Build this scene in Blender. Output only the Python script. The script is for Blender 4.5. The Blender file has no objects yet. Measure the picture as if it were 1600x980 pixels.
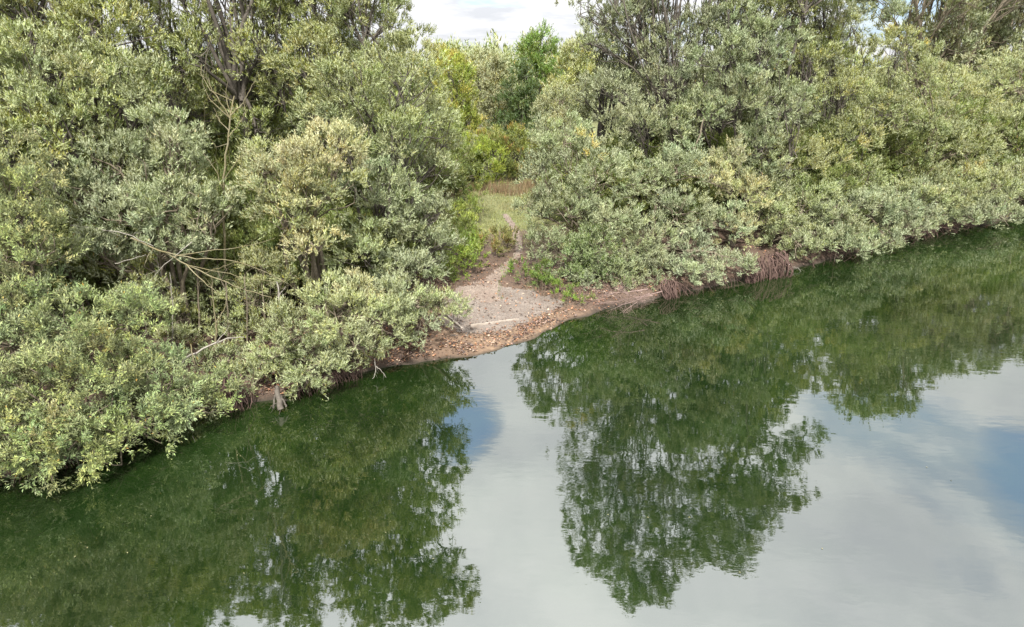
import bpy, math, random
import numpy as np

random.seed(7)
rng = np.random.default_rng(7)
C = bpy.context.scene.collection
scene = bpy.context.scene
PI = math.pi

# ------------------------------------------------------------------ camera, world, sun, exposure
CAM_H, PITCH, FPX = 8.0, math.radians(20), 1067.0
cam_d = bpy.data.cameras.new('camera')
cam = bpy.data.objects.new('camera', cam_d)
C.objects.link(cam)
cam.location = (0, 0, CAM_H)
cam.rotation_euler = (PI / 2 - PITCH, 0, 0)
cam_d.sensor_width = 36
cam_d.lens = 36 * FPX / 1600
cam_d.clip_end = 6000
scene.camera = cam

SUN_EL, SUN_AZ = math.radians(50), math.radians(182)      # azimuth clockwise from +Y: behind the camera
world = bpy.data.worlds.new('World')
scene.world = world
world.use_nodes = True
wn, wl = world.node_tree.nodes, world.node_tree.links
wn.clear()


def W_(t, **k):
    n = wn.new(t)
    for a, b in k.items():
        setattr(n, a, b)
    return n


wout = W_('ShaderNodeOutputWorld')
sky = W_('ShaderNodeTexSky', sky_type='NISHITA', sun_disc=False)
sky.sun_elevation = SUN_EL
sky.sun_rotation = SUN_AZ
bg_sky = W_('ShaderNodeBackground')
bg_sky.inputs[1].default_value = 0.15
wl.new(sky.outputs[0], bg_sky.inputs[0])
tc = W_('ShaderNodeTexCoord')
sep = W_('ShaderNodeSeparateXYZ')
wl.new(tc.outputs['Generated'], sep.inputs[0])


def wm(op, a, b=None, clamp=False):
    n = W_('ShaderNodeMath', operation=op)
    n.use_clamp = clamp
    for i, v in enumerate((a, b)):
        if v is None:
            continue
        if isinstance(v, (int, float)):
            n.inputs[i].default_value = v
        else:
            wl.new(v, n.inputs[i])
    return n.outputs[0]


# the cloud deck: directions projected on a flat layer overhead
zz = wm('ADD', wm('MAXIMUM', sep.outputs[2], 0.0), 0.12)
cmb = W_('ShaderNodeCombineXYZ')
wl.new(wm('DIVIDE', sep.outputs[0], zz), cmb.inputs[0])
wl.new(wm('DIVIDE', sep.outputs[1], zz), cmb.inputs[1])
n1 = W_('ShaderNodeTexNoise')
n1.inputs['Scale'].default_value = 1.15
n1.inputs['Detail'].default_value = 7
n1.inputs['Roughness'].default_value = 0.55
n1.inputs['Distortion'].default_value = 0.35
wl.new(cmb.outputs[0], n1.inputs['Vector'])
n2 = W_('ShaderNodeTexNoise')
n2.inputs['Scale'].default_value = 1.6
n2.inputs['Detail'].default_value = 8
n2.inputs['Roughness'].default_value = 0.6
wl.new(cmb.outputs[0], n2.inputs['Vector'])
# openings of blue in the deck, where the water mirrors them
holes = None
for (dx, dy, dz, wid, amp) in ((-0.07, 0.88, 0.50, 0.085, 0.42), (0.70, 0.68, 0.44, 0.13, 0.30), (0.46, 0.88, 0.07, 0.10, 0.34), (-0.5, -0.6, 0.6, 0.3, 0.3)):
    l = math.sqrt(dx * dx + dy * dy + dz * dz)
    vd = W_('ShaderNodeVectorMath', operation='DISTANCE')
    wl.new(tc.outputs['Generated'], vd.inputs[0])
    vd.inputs[1].default_value = (dx / l, dy / l, dz / l)
    h = wm('MULTIPLY', wm('SUBTRACT', 1.0, wm('DIVIDE', vd.outputs['Value'], wid), True), amp)
    holes = h if holes is None else wm('ADD', holes, h)
cov = wm('SUBTRACT', wm('ADD', n1.outputs[0], 0.18), holes)
mr = W_('ShaderNodeMapRange')
mr.inputs[1].default_value = 0.42
mr.inputs[3].default_value = 0.06      # even the openings keep a thin white veil
mr.inputs[2].default_value = 0.60
mr.interpolation_type = 'SMOOTHSTEP'
wl.new(cov, mr.inputs[0])
ramp = W_('ShaderNodeValToRGB')
ramp.color_ramp.elements[0].position = 0.36
ramp.color_ramp.elements[0].color = (0.68, 0.70, 0.74, 1)
ramp.color_ramp.elements[1].position = 0.60
ramp.color_ramp.elements[1].color = (0.97, 0.97, 0.98, 1)
wl.new(n2.outputs[0], ramp.inputs[0])
bg_c = W_('ShaderNodeBackground')
# an overcast deck is brighter overhead than at the horizon
wl.new(wm('ADD', wm('MULTIPLY', wm('MAXIMUM', sep.outputs[2], 0.0), 1.75), 0.62), bg_c.inputs[1])
# where the deck thins out, the blue comes through the veil
thin = W_('ShaderNodeMix', data_type='RGBA')
thin.inputs[6].default_value = (0.36, 0.52, 0.80, 1)
wl.new(mr.outputs[0], thin.inputs[0])
wl.new(ramp.outputs[0], thin.inputs[7])
wl.new(thin.outputs[2], bg_c.inputs[0])
wmix = W_('ShaderNodeMixShader')
wl.new(wm('MAXIMUM', mr.outputs[0], 0.7), wmix.inputs[0])
wl.new(bg_sky.outputs[0], wmix.inputs[1])
wl.new(bg_c.outputs[0], wmix.inputs[2])
wl.new(wmix.outputs[0], wout.inputs[0])

sd = bpy.data.lights.new('sun', 'SUN')
sd.energy = 5.0
sd.angle = math.radians(4)
sd.color = (1.0, 0.97, 0.92)
sun = bpy.data.objects.new('sun', sd)
C.objects.link(sun)
sun.rotation_euler = (PI / 2 - SUN_EL, 0, PI - SUN_AZ)
scene.view_settings.view_transform = 'Standard'
scene.view_settings.look = 'None'
scene.view_settings.exposure = 0.78
scene.view_settings.gamma = 1.0
scene.cycles.max_bounces = 8
scene.cycles.diffuse_bounces = 2
scene.cycles.glossy_bounces = 3
scene.cycles.transmission_bounces = 4

# ------------------------------------------------------------------ helpers
cp, sp = math.cos(PITCH), math.sin(PITCH)


def ray(px, py):
    u, v = (px - 800) / FPX, (490 - py) / FPX
    return np.array([u, cp + v * sp, v * cp - sp])


def at(px, py, Y):
    """the place that is Y metres out from the camera along this line of sight"""
    d = ray(px, py)
    return np.array([0, 0, CAM_H]) + d * (Y / d[1])


def on_level(px, py, z=0.0):
    d = ray(px, py)
    return np.array([0, 0, CAM_H]) + d * ((CAM_H - z) / -d[2])


def tag(o, label=None, cat=None, group=None, kind=None):
    if label:
        o['label'] = label
    if cat:
        o['category'] = cat
    if group:
        o['group'] = group
    if kind:
        o['kind'] = kind
    return o


def link(name, me, mat=None, parent=None, loc=None):
    o = bpy.data.objects.new(name, me)
    C.objects.link(o)
    if mat is not None and me is not None and not me.materials:
        me.materials.append(mat)
    if parent is not None:
        o.parent = parent
    if loc is not None:
        o.location = loc
    return o


def empty(name, loc):
    o = bpy.data.objects.new(name, None)
    o.empty_display_size = 0.3
    o.location = loc
    C.objects.link(o)
    return o


def mesh_np(name, V, F, tint=None, smooth=False):
    """V (n,3), F (m,k) all the same k"""
    V = np.ascontiguousarray(V, dtype=np.float32)
    F = np.ascontiguousarray(F, dtype=np.int32)
    me = bpy.data.meshes.new(name)
    me.vertices.add(len(V))
    me.vertices.foreach_set('co', V.ravel())
    m, k = F.shape
    me.loops.add(m * k)
    me.loops.foreach_set('vertex_index', F.ravel())
    me.polygons.add(m)
    me.polygons.foreach_set('loop_start', np.arange(0, m * k, k, dtype=np.int32))
    me.polygons.foreach_set('loop_total', np.full(m, k, dtype=np.int32))
    me.polygons.foreach_set('use_smooth', np.full(m, smooth))
    if tint is not None:
        a = me.attributes.new('tint', 'FLOAT_COLOR', 'POINT')
        t4 = np.ones((len(V), 4), dtype=np.float32)
        t4[:, :3] = tint
        a.data.foreach_set('color', t4.ravel())
    me.update(calc_edges=True)
    me.validate()
    return me


def norm(a):
    return a / np.maximum(np.linalg.norm(a, axis=-1, keepdims=True), 1e-9)


def rand_dirs(n):
    return norm(rng.normal(size=(n, 3)))


# ------------------------------------------------------------------ value noise on the plane (for ground heights)
_grid = rng.random((64, 64))


def vnoise(x, y):
    xi, yi = np.floor(x).astype(int), np.floor(y).astype(int)
    fx, fy = x - xi, y - yi
    fx, fy = fx * fx * (3 - 2 * fx), fy * fy * (3 - 2 * fy)
    g = lambda i, j: _grid[i % 64, j % 64]
    return (g(xi, yi) * (1 - fx) + g(xi + 1, yi) * fx) * (1 - fy) + (g(xi, yi + 1) * (1 - fx) + g(xi + 1, yi + 1) * fx) * fy


def fbm(x, y):
    return vnoise(x, y) * 0.5 + vnoise(x * 2.1 + 5, y * 2.1) * 0.3 + vnoise(x * 4.3, y * 4.3 + 9) * 0.2


# ------------------------------------------------------------------ the shoreline and the land behind it
_shore_px = [(0, 745), (110, 715), (270, 655), (370, 632), (440, 622), (520, 592), (600, 574), (655, 566), (700, 561), (735, 556), (765, 548),
             (800, 540), (835, 528), (865, 513), (900, 497), (950, 483), (1000, 473), (1050, 460), (1160, 436), (1240, 420), (1330, 396),
             (1400, 376), (1460, 362), (1530, 352), (1600, 336)]
SH = [tuple(on_level(*p)[:2]) for p in _shore_px]
SH = [(-140, -60), (-60, -22), (-28, -2), (-17, 6.3)] + SH + [(36, 43), (50, 52), (80, 66), (140, 84), (400, 120)]
SH = np.array(SH)


def sdist(x, y):
    """signed distance to the waterline, land positive"""
    x, y = np.asarray(x, float), np.asarray(y, float)
    best = np.full(x.shape, 1e9)
    sign = np.ones(x.shape)
    for (ax, ay), (bx, by) in zip(SH[:-1], SH[1:]):
        dx, dy = bx - ax, by - ay
        l2 = dx * dx + dy * dy
        t = np.clip(((x - ax) * dx + (y - ay) * dy) / l2, 0, 1)
        ex, ey = x - (ax + t * dx), y - (ay + t * dy)
        d = np.hypot(ex, ey)
        s = np.where(dx * ey - dy * ex > 0, 1.0, -1.0)
        m = d < best
        best = np.where(m, d, best)
        sign = np.where(m, s, sign)
    return best * sign


BEACH = np.array([0.35, 20.6])


def height(x, y):
    x, y = np.asarray(x, float), np.asarray(y, float)
    s = sdist(x, y)
    s = s + (fbm(x * 1.7 + 11, y * 1.7 + 3) - .5) * .55 * np.exp(-(s / 1.5) ** 2)
    b = np.exp(-(((x - BEACH[0]) / 3.4) ** 2 + ((y - BEACH[1]) / 4.2) ** 2))
    bank = np.interp(s, [-60, -8, -1.5, 0, 0.35, 1.2, 4, 10, 30, 100, 400], [-3, -2.5, -0.9, 0, 0.36, 0.62, 0.95, 1.3, 1.5, 1.8, 2.5])
    beach = np.interp(s, [-60, -8, -1.5, 0, 0.25, 1.2, 4, 10, 30, 100, 400], [-3, -2.2, -0.3, 0, 0.07, 0.22, 0.62, 1.2, 1.5, 1.8, 2.5])
    h = bank * (1 - b) + beach * b
    n = (fbm(x * 0.8 + 30, y * 0.8 + 30) - 0.5)
    return h + n * np.where(s > 0, np.clip(s * 0.35, 0, 0.16), np.clip(-s * .2, 0, .2)) * (1 - 0.6 * b)


def hz(x, y):
    return float(height(np.array([x]), np.array([y]))[0])


# ------------------------------------------------------------------ materials
def mat(name):
    m = bpy.data.materials.new(name)
    m.use_nodes = True
    n = m.node_tree.nodes
    n.clear()
    out = n.new('ShaderNodeOutputMaterial')
    return m, n, m.node_tree.links, out


def mixc(n, l, fac, a, b, blend='MIX'):
    x = n.new('ShaderNodeMix')
    x.data_type = 'RGBA'
    x.blend_type = blend
    for i, v in ((0, fac), (6, a), (7, b)):
        if isinstance(v, (tuple, list)):
            x.inputs[i].default_value = (*v, 1) if len(v) == 3 else v
        elif isinstance(v, (int, float)):
            x.inputs[i].default_value = v
        else:
            l.new(v, x.inputs[i])
    return x.outputs[2]


def noise(n, l, scale, detail=5, rough=0.6, coord=None, dist=0):
    t = n.new('ShaderNodeTexNoise')
    t.inputs['Scale'].default_value = scale
    t.inputs['Detail'].default_value = detail
    t.inputs['Roughness'].default_value = rough
    t.inputs['Distortion'].default_value = dist
    if coord is None:
        g = n.new('ShaderNodeNewGeometry')
        coord = g.outputs['Position']
    l.new(coord, t.inputs['Vector'])
    return t.outputs[0]


def mapr(n, l, v, a, b, c=0.0, d=1.0):
    m = n.new('ShaderNodeMapRange')
    for i, q in enumerate((a, b, c, d)):
        m.inputs[i + 1].default_value = q
    l.new(v, m.inputs[0])
    return m.outputs[0]


def leaf_material(name, silver=0.45, trans=0.28):
    m, n, l, out = mat(name)
    at_ = n.new('ShaderNodeAttribute')
    at_.attribute_name = 'tint'
    geo = n.new('ShaderNodeNewGeometry')
    rnd = geo.outputs['Random Per Island']
    bright = mapr(n, l, rnd, 0, 1, 0.5, 1.5)
    hs = n.new('ShaderNodeHueSaturation')
    l.new(at_.outputs['Color'], hs.inputs['Color'])
    l.new(bright, hs.inputs['Value'])
    wn_ = n.new('ShaderNodeTexWhiteNoise')
    wn_.noise_dimensions = '1D'
    l.new(rnd, wn_.inputs['W'])
    l.new(mapr(n, l, wn_.outputs[0], 0, 1, 0.465, 0.508), hs.inputs['Hue'])
    under = mixc(n, l, silver, hs.outputs[0], (0.34, 0.37, 0.235))
    col = mixc(n, l, geo.outputs['Backfacing'], hs.outputs[0], under)
    p = n.new('ShaderNodeBsdfPrincipled')
    l.new(col, p.inputs['Base Color'])
    p.inputs['Roughness'].default_value = 0.5
    p.inputs['Specular IOR Level'].default_value = 0.35
    tr = n.new('ShaderNodeBsdfTranslucent')
    tcx = mixc(n, l, 0.5, col, (0.30, 0.34, 0.05))
    l.new(tcx, tr.inputs[0])
    ms = n.new('ShaderNodeMixShader')
    ms.inputs[0].default_value = trans
    l.new(p.outputs[0], ms.inputs[1])
    l.new(tr.outputs[0], ms.inputs[2])
    l.new(ms.outputs[0], out.inputs[0])
    return m


def bark_material(name, c1, c2, scale=9):
    m, n, l, out = mat(name)
    a = noise(n, l, scale, 6, 0.7)
    b = noise(n, l, scale * 4, 4, 0.7)
    col = mixc(n, l, mapr(n, l, a, 0.35, 0.65), c1, c2)
    col = mixc(n, l, 0.35, col, mixc(n, l, b, tuple(v * .35 for v in c1), tuple(min(.6, v * 1.7) for v in c2)))
    p = n.new('ShaderNodeBsdfPrincipled')
    l.new(col, p.inputs['Base Color'])
    p.inputs['Roughness'].default_value = 0.9
    p.inputs['Specular IOR Level'].default_value = 0.15
    bp = n.new('ShaderNodeBump')
    bp.inputs['Strength'].default_value = 0.6
    bp.inputs['Distance'].default_value = 0.02
    l.new(b, bp.inputs['Height'])
    l.new(bp.outputs[0], p.inputs['Normal'])
    l.new(p.outputs[0], out.inputs[0])
    return m


M_leaf = leaf_material('willow_leaf', 0.55, 0.15)
M_green = leaf_material('green_leaf', 0.12, 0.25)
M_bark = bark_material('willow_bark', (0.10, 0.08, 0.055), (0.19, 0.16, 0.115))
M_darkbark = bark_material('dark_bark', (0.05, 0.042, 0.035), (0.12, 0.105, 0.085))
M_lichen = bark_material('lichen_bark', (0.15, 0.12, 0.045), (0.20, 0.18, 0.12), 5)
M_pale = bark_material('bleached_wood', (0.17, 0.15, 0.125), (0.32, 0.295, 0.25))
M_brush = bark_material('brushwood_bark', (0.16, 0.105, 0.09), (0.30, 0.22, 0.19))
M_root = bark_material('root_skin', (0.045, 0.028, 0.022), (0.13, 0.085, 0.07), 6)
M_plank = bark_material('weathered_plank', (0.26, 0.215, 0.17), (0.36, 0.31, 0.26), 7)


def litter_material():
    m, n, l, out = mat('dry_leaf')
    at_ = n.new('ShaderNodeAttribute')
    at_.attribute_name = 'tint'
    geo = n.new('ShaderNodeNewGeometry')
    hs = n.new('ShaderNodeHueSaturation')
    l.new(at_.outputs['Color'], hs.inputs['Color'])
    l.new(mapr(n, l, geo.outputs['Random Per Island'], 0, 1, 0.5, 1.5), hs.inputs['Value'])
    p = n.new('ShaderNodeBsdfPrincipled')
    l.new(hs.outputs[0], p.inputs['Base Color'])
    p.inputs['Roughness'].default_value = 0.75
    l.new(p.outputs[0], out.inputs[0])
    return m


M_litter = litter_material()


def ground_material():
    m, n, l, out = mat('bank_soil')
    a = noise(n, l, 0.9, 6, 0.65)
    b = noise(n, l, 7, 6, 0.7)
    c = noise(n, l, 40, 3, 0.7)
    soil = mixc(n, l, mapr(n, l, b, 0.35, 0.7), (0.035, 0.024, 0.016), (0.10, 0.066, 0.045))
    soil = mixc(n, l, mapr(n, l, c, 0.45, 0.75), soil, (0.17, 0.10, 0.065))
    grass = mixc(n, l, mapr(n, l, b, 0.3, 0.7), (0.07, 0.09, 0.025), (0.17, 0.16, 0.065))
    # grass grows beyond the trees of the bank
    g = n.new('ShaderNodeNewGeometry')
    at_ = n.new('ShaderNodeAttribute')
    at_.attribute_name = 'tint'
    sx = n.new('ShaderNodeSeparateColor')
    l.new(at_.outputs['Color'], sx.inputs[0])
    ad = n.new('ShaderNodeMath')
    ad.operation = 'ADD'
    l.new(sx.outputs[0], ad.inputs[0])
    l.new(mapr(n, l, a, 0.3, 0.7, -0.3, 0.3), ad.inputs[1])
    col = mixc(n, l, mapr(n, l, ad.outputs[0], 0.4, 0.6), soil, grass)
    wet_shade = mapr(n, l, g.outputs['Position'], 0, 1)
    sz = n.new('ShaderNodeSeparateXYZ')
    l.new(g.outputs['Position'], sz.inputs[0])
    sandy = mixc(n, l, mapr(n, l, b, 0.35, 0.7), (0.11, 0.07, 0.043), (0.21, 0.14, 0.085))
    col = mixc(n, l, mapr(n, l, sx.outputs[1], 0.35, 0.8), col, sandy)
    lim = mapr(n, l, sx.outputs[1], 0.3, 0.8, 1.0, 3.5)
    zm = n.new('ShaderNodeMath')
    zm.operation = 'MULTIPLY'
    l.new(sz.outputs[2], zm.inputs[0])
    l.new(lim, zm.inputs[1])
    col = mixc(n, l, mapr(n, l, zm.outputs[0], 0.0, 0.16, 0.85, 0.0), col, (0.022, 0.018, 0.011))  # wet margin, reaching higher off the beach to paint shade under the trees
    p = n.new('ShaderNodeBsdfPrincipled')
    l.new(col, p.inputs['Base Color'])
    p.inputs['Roughness'].default_value = 0.9
    bp = n.new('ShaderNodeBump')
    bp.inputs['Strength'].default_value = 0.7
    bp.inputs['Distance'].default_value = 0.04
    l.new(b, bp.inputs['Height'])
    l.new(bp.outputs[0], p.inputs['Normal'])
    l.new(p.outputs[0], out.inputs[0])
    return m


def patch_material(name, c1, c2, c3, scale):
    m, n, l, out = mat(name)
    v = n.new('ShaderNodeTexVoronoi')
    v.inputs['Scale'].default_value = scale
    g = n.new('ShaderNodeNewGeometry')
    l.new(g.outputs['Position'], v.inputs['Vector'])
    a = noise(n, l, 2.2, 5, 0.65)
    b = noise(n, l, 18, 4, 0.7)
    col = mixc(n, l, mapr(n, l, a, 0.38, 0.62), c1, c2)
    col = mixc(n, l, mapr(n, l, b, 0.5, 0.7, 0, 0.8), col, c3)
    bw = n.new('ShaderNodeRGBToBW')
    l.new(v.outputs['Color'], bw.inputs[0])
    col = mixc(n, l, 0.4, col, mixc(n, l, bw.outputs[0], (0.0, 0.0, 0.0), (0.62, 0.6, 0.58)), 'OVERLAY')
    p = n.new('ShaderNodeBsdfPrincipled')
    l.new(col, p.inputs['Base Color'])
    p.inputs['Roughness'].default_value = 0.9
    bp = n.new('ShaderNodeBump')
    bp.inputs['Strength'].default_value = 0.8
    bp.inputs['Distance'].default_value = 0.02
    l.new(bw.outputs[0], bp.inputs['Height'])
    l.new(bp.outputs[0], p.inputs['Normal'])
    l.new(p.outputs[0], out.inputs[0])
    return m


def water_material():
    m, n, l, out = mat('lake_water')
    g = n.new('ShaderNodeNewGeometry')
    a = noise(n, l, 0.16, 4, 0.55)
    b = noise(n, l, 0.7, 4, 0.6)
    col = mixc(n, l, mapr(n, l, a, 0.35, 0.65), (0.0025, 0.0082, 0.0016), (0.009, 0.0215, 0.004))
    col = mixc(n, l, mapr(n, l, b, 0.4, 0.7, 0, 0.35), col, (0.012, 0.02, 0.006))
    p = n.new('ShaderNodeBsdfPrincipled')
    l.new(col, p.inputs['Base Color'])
    p.inputs['Roughness'].default_value = 0.015
    p.inputs['IOR'].default_value = WATER_IOR
    mp = n.new('ShaderNodeMapping')
    mp.inputs['Rotation'].default_value = (0, 0, math.radians(12))
    mp.inputs['Scale'].default_value = (0.45, 1.0, 1.0)
    l.new(g.outputs['Position'], mp.inputs[0])
    r1 = noise(n, l, 5.0, 3, 0.5, mp.outputs[0], 0.4)
    r2 = noise(n, l, 1.1, 3, 0.5, mp.outputs[0])
    calm = mapr(n, l, noise(n, l, 0.11, 3, 0.5), 0.40, 0.62, 0.25, 1.0)
    mu = n.new('ShaderNodeMath')
    mu.operation = 'MULTIPLY'
    l.new(r1, mu.inputs[0])
    l.new(calm, mu.inputs[1])
    b1 = n.new('ShaderNodeBump')
    b1.inputs['Strength'].default_value = 1.0
    b1.inputs['Distance'].default_value = 0.0015
    l.new(mu.outputs[0], b1.inputs['Height'])
    b2 = n.new('ShaderNodeBump')
    b2.inputs['Strength'].default_value = 1.0
    b2.inputs['Distance'].default_value = 0.0035
    l.new(r2, b2.inputs['Height'])
    l.new(b1.outputs[0], b2.inputs['Normal'])
    l.new(b2.outputs[0], p.inputs['Normal'])
    l.new(p.outputs[0], out.inputs[0])
    return m


WATER_IOR = 2.6
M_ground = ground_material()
M_gravel = patch_material('beach_gravel', (0.155, 0.125, 0.10), (0.22, 0.185, 0.155), (0.14, 0.09, 0.06), 26)
M_path = patch_material('path_dirt', (0.185, 0.135, 0.105), (0.25, 0.20, 0.16), (0.12, 0.085, 0.06), 22)
M_water = water_material()
M_stone = bark_material('pebble', (0.13, 0.11, 0.095), (0.26, 0.225, 0.195), 30)

# ------------------------------------------------------------------ terrain, water, beach, path
def spaced(lo, hi, step, far, n):
    core = np.arange(lo, hi + step, step)
    k = np.linspace(0, 1, n)[1:]
    up = hi + step + (far - hi) * k ** 3
    dn = lo - (far + lo) * k ** 3
    return np.concatenate([dn[::-1], core, up])


xs = spaced(-16, 42, 0.3, 2500, 26)
ys = spaced(8, 52, 0.3, 2500, 26)
X, Yg = np.meshgrid(xs, ys)
Z = height(X, Yg)
nv = len(xs)
V = np.stack([X.ravel(), Yg.ravel(), Z.ravel()], 1)
bch = np.exp(-(((V[:, 0] + .2) / 3.6) ** 2 + ((V[:, 1] - 20.3) / 3.2) ** 2))
ii, jj = np.meshgrid(np.arange(len(ys) - 1), np.arange(nv - 1), indexing='ij')
q = (ii * nv + jj).ravel()
S = sdist(V[:, 0], V[:, 1])
lawn = np.clip((S - 6) / 3, 0, 1)
near_right = np.exp(-(((V[:, 0] - .8) / .9) ** 2 + ((V[:, 1] - 23.6) / 1.1) ** 2))
lawn = np.maximum(lawn, near_right * 0.45)
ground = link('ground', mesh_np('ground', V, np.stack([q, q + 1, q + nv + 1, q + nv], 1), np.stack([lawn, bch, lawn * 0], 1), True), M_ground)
tag(ground, kind='structure')
wme = bpy.data.meshes.new('water')
wme.from_pydata([(-2500, -2500, 0), (2500, -2500, 0), (2500, 2500, 0), (-2500, 2500, 0)], [], [(0, 1, 2, 3)])
tag(link('lake_water', wme, M_water), kind='structure')


def patch(name, inside, x0, x1, y0, y1, step, m, lift):
    gx, gy = np.meshgrid(np.arange(x0, x1, step), np.arange(y0, y1, step))
    keep = inside(gx, gy)
    idx = -np.ones(gx.shape, int)
    kk = keep[:-1, :-1] & keep[1:, :-1] & keep[:-1, 1:] & keep[1:, 1:]
    used = np.zeros(gx.shape, bool)
    used[:-1, :-1] |= kk; used[1:, :-1] |= kk; used[:-1, 1:] |= kk; used[1:, 1:] |= kk
    idx[used] = np.arange(used.sum())
    zz_ = height(gx, gy) + lift
    VV = np.stack([gx[used], gy[used], zz_[used]], 1)
    i, j = np.where(kk)
    F = np.stack([idx[i, j], idx[i, j + 1], idx[i + 1, j + 1], idx[i + 1, j]], 1)
    return tag(link(name, mesh_np(name, VV, F, None, True), m), kind='structure')


def in_beach(x, y):
    s = sdist(x, y)
    r = ((x + 0.05) / 2.3) ** 2 + ((y - 20.9) / 2.3) ** 2 + (fbm(x * 2.2, y * 2.2) - 0.5) * 0.9
    return (r < 1) & (s > 0.75 + (fbm(x * 3, y * 3 + 7) - .5) * .5)


PATH = np.array([on_level(750, 452, 0.75)[:2], on_level(766, 432, 0.85)[:2], on_level(787, 415, 1.0)[:2], on_level(806, 397, 1.1)[:2], on_level(812, 380, 1.2)[:2], on_level(805, 352, 1.4)[:2], on_level(790, 330, 1.5)[:2]])


def in_path(x, y):
    best = np.full(x.shape, 9.0)
    for i, (a, b) in enumerate(zip(PATH[:-1], PATH[1:])):
        d = b - a
        t = np.clip(((x - a[0]) * d[0] + (y - a[1]) * d[1]) / (d @ d), 0, 1)
        w = np.interp(i + t, [0, 1, 3, 6], [0.75, 0.34, 0.19, 0.2])
        best = np.minimum(best, np.hypot(x - a[0] - t * d[0], y - a[1] - t * d[1]) / w)
    return best + (fbm(x * 2.5, y * 2.5) - 0.5) * 0.7 < 1


patch('gravel_beach', in_beach, -4, 5, 17, 25, 0.07, M_gravel, 0.012)
patch('dirt_path', in_path, -4, 6, 21, 36, 0.09, M_path, 0.022)

# ------------------------------------------------------------------ branches
def tube(pts, radii, sides=6):
    """V, F(quads) for a tapered tube through pts"""
    pts = np.asarray(pts, float)
    n = len(pts)
    tang = np.gradient(pts, axis=0)
    tang = norm(tang)
    ref = np.array([0.31, 0.17, 0.93]) if abs(tang[0][2]) < 0.9 else np.array([1.0, 0.1, 0.0])
    a = norm(np.cross(tang, ref))
    b = np.cross(tang, a)
    th = np.arange(sides) / sides * 2 * PI
    V = pts[:, None] + (a[:, None] * np.cos(th)[None, :, None] + b[:, None] * np.sin(th)[None, :, None]) * np.asarray(radii)[:, None, None]
    V = V.reshape(-1, 3)
    i, j = np.meshgrid(np.arange(n - 1), np.arange(sides), indexing='ij')
    q0 = (i * sides + j).ravel(); q1 = (i * sides + (j + 1) % sides).ravel()
    return V, np.stack([q0, q1, q1 + sides, q0 + sides], 1)


def curve_pts(a, b, n=7, bend=0.15, sag=0.0, start_up=0.0):
    a, b = np.asarray(a, float), np.asarray(b, float)
    L = np.linalg.norm(b - a)
    t = np.linspace(0, 1, n)[:, None]
    p = a + (b - a) * t
    off = rng.normal(size=3) * bend * L
    off2 = rng.normal(size=3) * bend * L * 0.4
    p = p + off * np.sin(t * PI) + off2 * np.sin(t * 2 * PI)
    p[:, 2] += (np.sin(t * PI)[:, 0]) * start_up * L - sag * L * (t[:, 0] ** 2)
    return p


class Tubes:
    def __init__(self):
        self.V, self.F, self.n = [], [], 0

    def add(self, pts, r0, r1, sides=6, p=1.0):
        t = np.linspace(0, 1, len(pts)) ** p
        V, F = tube(pts, r0 + (r1 - r0) * t, sides)
        self.V.append(V); self.F.append(F + self.n); self.n += len(V)
        return pts

    def build(self, name, m, parent=None, origin=(0, 0, 0)):
        V = np.concatenate(self.V) - np.asarray(origin)
        return link(name, mesh_np(name, V, np.concatenate(self.F), None, True), m, parent)


def sprout(tb, pts, r, depth=2, n=3, ln=0.6, up=0.3, sides=4):
    """side twigs along a branch"""
    for _ in range(n):
        k = rng.integers(len(pts) // 3, len(pts) - 1)
        L = np.linalg.norm(pts[-1] - pts[0])
        d = norm(norm(pts[-1] - pts[0]) * 0.8 + rng.normal(size=3) * 0.6 + np.array([0, 0, up]))
        e = pts[k] + d * L * ln * rng.uniform(0.5, 1)
        q_ = curve_pts(pts[k], e, 5, 0.12)
        tb.add(q_, r * 0.6, r * 0.15, sides)
        if depth > 1:
            sprout(tb, q_, r * 0.5, depth - 1, n, ln, up, 3)


# ------------------------------------------------------------------ foliage
GREY = (0.125, 0.150, 0.092)
SAGE = (0.145, 0.170, 0.075)
OLIVE = (0.14, 0.155, 0.05)
LIME = (0.135, 0.170, 0.030)
CREAM = (0.235, 0.23, 0.125)
GOLD = (0.255, 0.225, 0.060)
GREEN = (0.060, 0.100, 0.022)
DARK = (0.028, 0.056, 0.018)
RUST = (0.17, 0.10, 0.03)
TRIS = [0]
LEAF_GAIN = 1.7
TRI = [False]


def leaves(org, d, nrm, L, Wd, tint):
    """one folded four-sided leaf for every row"""
    n = len(org)
    d = norm(d)
    s = norm(np.cross(d, nrm))
    up = np.cross(s, d)
    L = L[:, None]; Wd = Wd[:, None]
    base = org
    if TRI[0]:
        V = np.stack([base + s * Wd * 0.5, base - s * Wd * 0.5, org + d * L], 1).reshape(-1, 3)
        TRIS[0] += n
        return V, np.arange(n * 3).reshape(-1, 3), np.repeat(tint, 3, 0)
    mid = org + d * L * 0.45
    V = np.stack([base, mid + s * Wd * 0.5 + up * Wd * 0.18, org + d * L - up * L * 0.12, mid - s * Wd * 0.5 + up * Wd * 0.18], 1).reshape(-1, 3)
    F = np.arange(n * 4).reshape(-1, 4)
    TRIS[0] += 2 * n
    return V, F, np.repeat(tint, 4, 0)


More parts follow.
